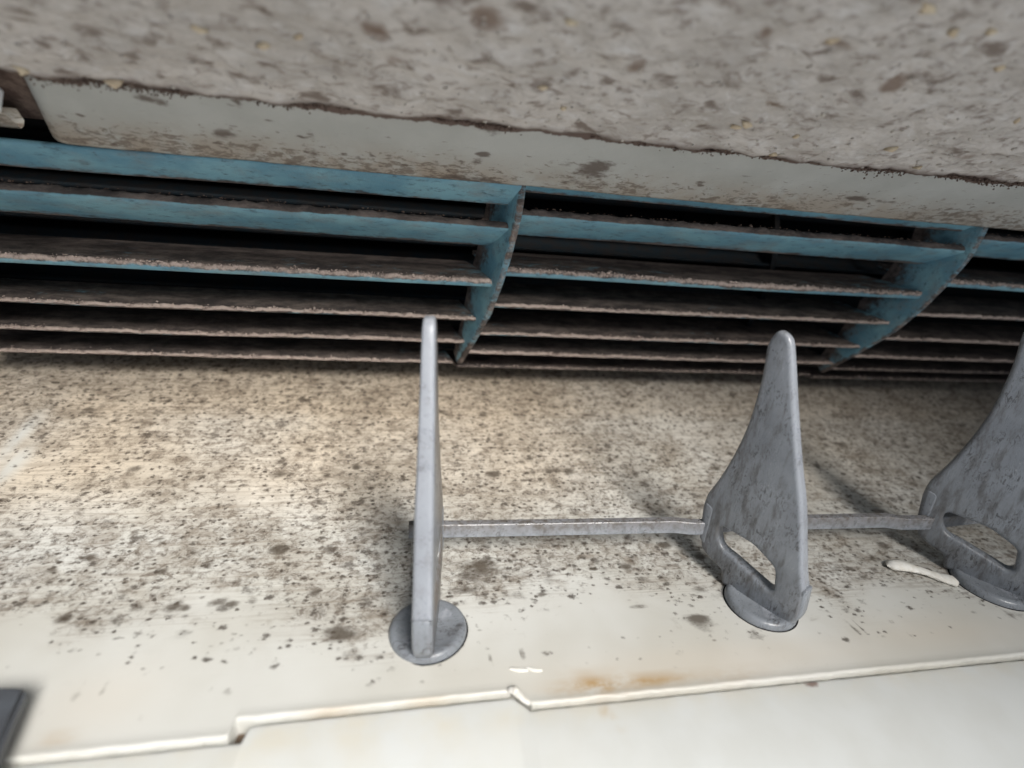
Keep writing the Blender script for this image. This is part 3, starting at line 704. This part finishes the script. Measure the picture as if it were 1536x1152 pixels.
# link bar joining the vanes
def build_bar():
    path = [(-.40, 1.45, 1.02), (.1, 1.44, 1.015), (2.8, 1.40, .99), (4.9, 1.37, .975), (5.3, 1.31, .955), (5.75, 1.30, .955), (6.2, 1.36, .965), (9.9, 1.30, .955), (10.3, 1.22, .935), (10.9, 1.20, .935), (12.2, 1.3, .95), (14, 1.4, .97), (20, 1.5, .97)]
    p = np.array(path); s = np.r_[0, np.cumsum(np.linalg.norm(np.diff(p, axis=0), axis=1))]
    t = np.linspace(0, s[-1], 420); P = np.stack([np.interp(t, s, p[:, k]) for k in range(3)], 1)
    for _ in range(3): P[1:-1] = (P[:-2]+2*P[1:-1]+P[2:])/4
    T = np.gradient(P, axis=0); T /= np.linalg.norm(T, axis=1)[:, None]; N = np.stack([-T[:, 1], T[:, 0], 0*T[:, 0]], 1)
    sec = [(-.05, -.15), (-.065, -.13), (-.065, .125), (-.05, .14), (.085, .14), (.10, .125), (.10, -.13), (.085, -.15)]
    m = len(sec); V = []; A = []
    for i in range(len(t)):
        j = .004*(float(vnoise(t[i]*7, 3, 4))-.5)
        for a, b in sec:
            V.append(P[i]+N[i]*a+np.array([0, 0, b+(j if b > .1 else 0)])); A.append((1.0, 1.0, 0, 0) if b > .12 else (.1, 0, 0, 0))
    F = [(i*m+k, (i+1)*m+k, (i+1)*m+(k+1) % m, i*m+(k+1) % m) for i in range(len(t)-1) for k in range(m)]
    F.append(tuple(range(m-1, -1, -1)))
    off = (6, 1.4, 1)
    root = empty('link_bar', off, 'thin grey link bar joining the backs of the air vanes', 'link bar')
    o = obj('strip', V, F, M['vane'], root, off, attr={'grime': A}, sharp=35)
    pts = []
    for _ in range(600):
        xx = random.uniform(.2, 13); k = int(np.argmin(np.abs(P[:, 0]-xx))); r = random.uniform(.003, .008)
        pts.append((xx, P[k, 1]+random.uniform(-.09, .09), P[k, 2]+.14+r*.3, r*1.5, r, r*.6, random.uniform(0, 3)))
    lump_mesh(pts, mat_plain('dark_grit', (.03, .028, .03), (.07, .06, .055), .95, 6, .5, .1), 'grit', root, off)
build_bar()

# ------------------------------------------------------------------ loose bits
def scrap(name, path, radii, label, cat, mat):
    p = np.array(path, float); n = 36; s = np.r_[0, np.cumsum(np.linalg.norm(np.diff(p, axis=0), axis=1))]
    t = np.linspace(0, s[-1], n); P = np.stack([np.interp(t, s, p[:, k]) for k in range(3)], 1); Rr = np.interp(t, s, radii)
    for _ in range(2): P[1:-1] = (P[:-2]+2*P[1:-1]+P[2:])/4
    T = np.gradient(P, axis=0); T /= np.linalg.norm(T, axis=1)[:, None]; V = []; m = 12
    for i in range(n):
        side = np.array([-T[i, 1], T[i, 0], 0]); up = np.array([0, 0, 1.])
        k = min(1, math.sin(math.pi*min(max((i+.35)/(n-.3), 0), 1))*5)
        for j in range(m):
            a = 2*math.pi*j/m; r = Rr[i]*k*(1+.25*(float(fbm(np.array(i*.45), np.array(j*.8), 31))-.5)*2)
            V.append(P[i]+side*math.cos(a)*r*1.1+up*math.sin(a)*r*.55)
    F = [(i*m+k, (i+1)*m+k, (i+1)*m+(k+1) % m, i*m+(k+1) % m) for i in range(n-1) for k in range(m)]
    F += [tuple(range(m-1, -1, -1)), tuple(range((n-1)*m, n*m))]
    return props(obj(name, V, F, mat, None), label, cat)
scrap('foam_scrap', [(9.92, .90, .07), (10.2, .86, .09), (10.55, .70, .08), (10.85, .46, .06), (11.12, .30, .06)], [.12, .15, .10, .11, .15],
      'bent white scrap lying on the floor beside the vane cut off by the picture edge', 'scrap', M['scrap'])
scrap('torn_chip', [(1.14, -1.17, .03), (1.24, -1.21, .05), (1.33, -1.34, .04), (1.44, -1.43, .02)], [.04, .065, .045, .03],
      'torn white sliver at the step in the floor joint', 'plastic sliver', M['scrap'])
scrap('paint_flake', [(1.22, -.80, .006), (1.38, -.84, .012), (1.52, -.86, .006)], [.02, .035, .02], 'left one of two tiny white flakes just behind the torn joint step', 'flake', M['scrap'])
scrap('paint_flake', [(1.50, -.80, .006), (1.60, -.86, .012), (1.75, -.88, .006)], [.02, .03, .02], 'right one of two tiny white flakes just behind the torn joint step', 'flake', M['scrap'])

# dark louvre end poking in at the lower left
lou = empty('louvre_blade', (-5.6, -1.2, .35), 'dark grey louvre end poking in at the lower left corner', 'louvre')
V = [(-5.25, -.82), (-5.5, -.77), (-9, -.74), (-9, -3.4), (-4.74, -2.5)]
bm = bmesh.new(); vs_ = [bm.verts.new((x*CM, y*CM, .22*CM)) for x, y in V]; f = bm.faces.new(vs_)
r = bmesh.ops.extrude_face_region(bm, geom=[f]); bmesh.ops.translate(bm, verts=[v for v in r['geom'] if isinstance(v, bmesh.types.BMVert)], vec=(0, 0, .22*CM))
bmesh.ops.recalc_face_normals(bm, faces=bm.faces); bmesh.ops.bevel(bm, geom=bm.edges[:], offset=.05*CM, segments=3, affect='EDGES')
bmesh.ops.translate(bm, verts=bm.verts, vec=-Vector((-5.6, -1.2, .35))*CM)
me = bpy.data.meshes.new('louvre_plate'); bm.to_mesh(me); bm.free(); me.materials.append(M['slab'])
me.polygons.foreach_set('use_smooth', [True]*len(me.polygons)); me.set_sharp_from_angle(angle=D2R(40))
o = bpy.data.objects.new('plate', me); COL.objects.link(o); o.parent = lou
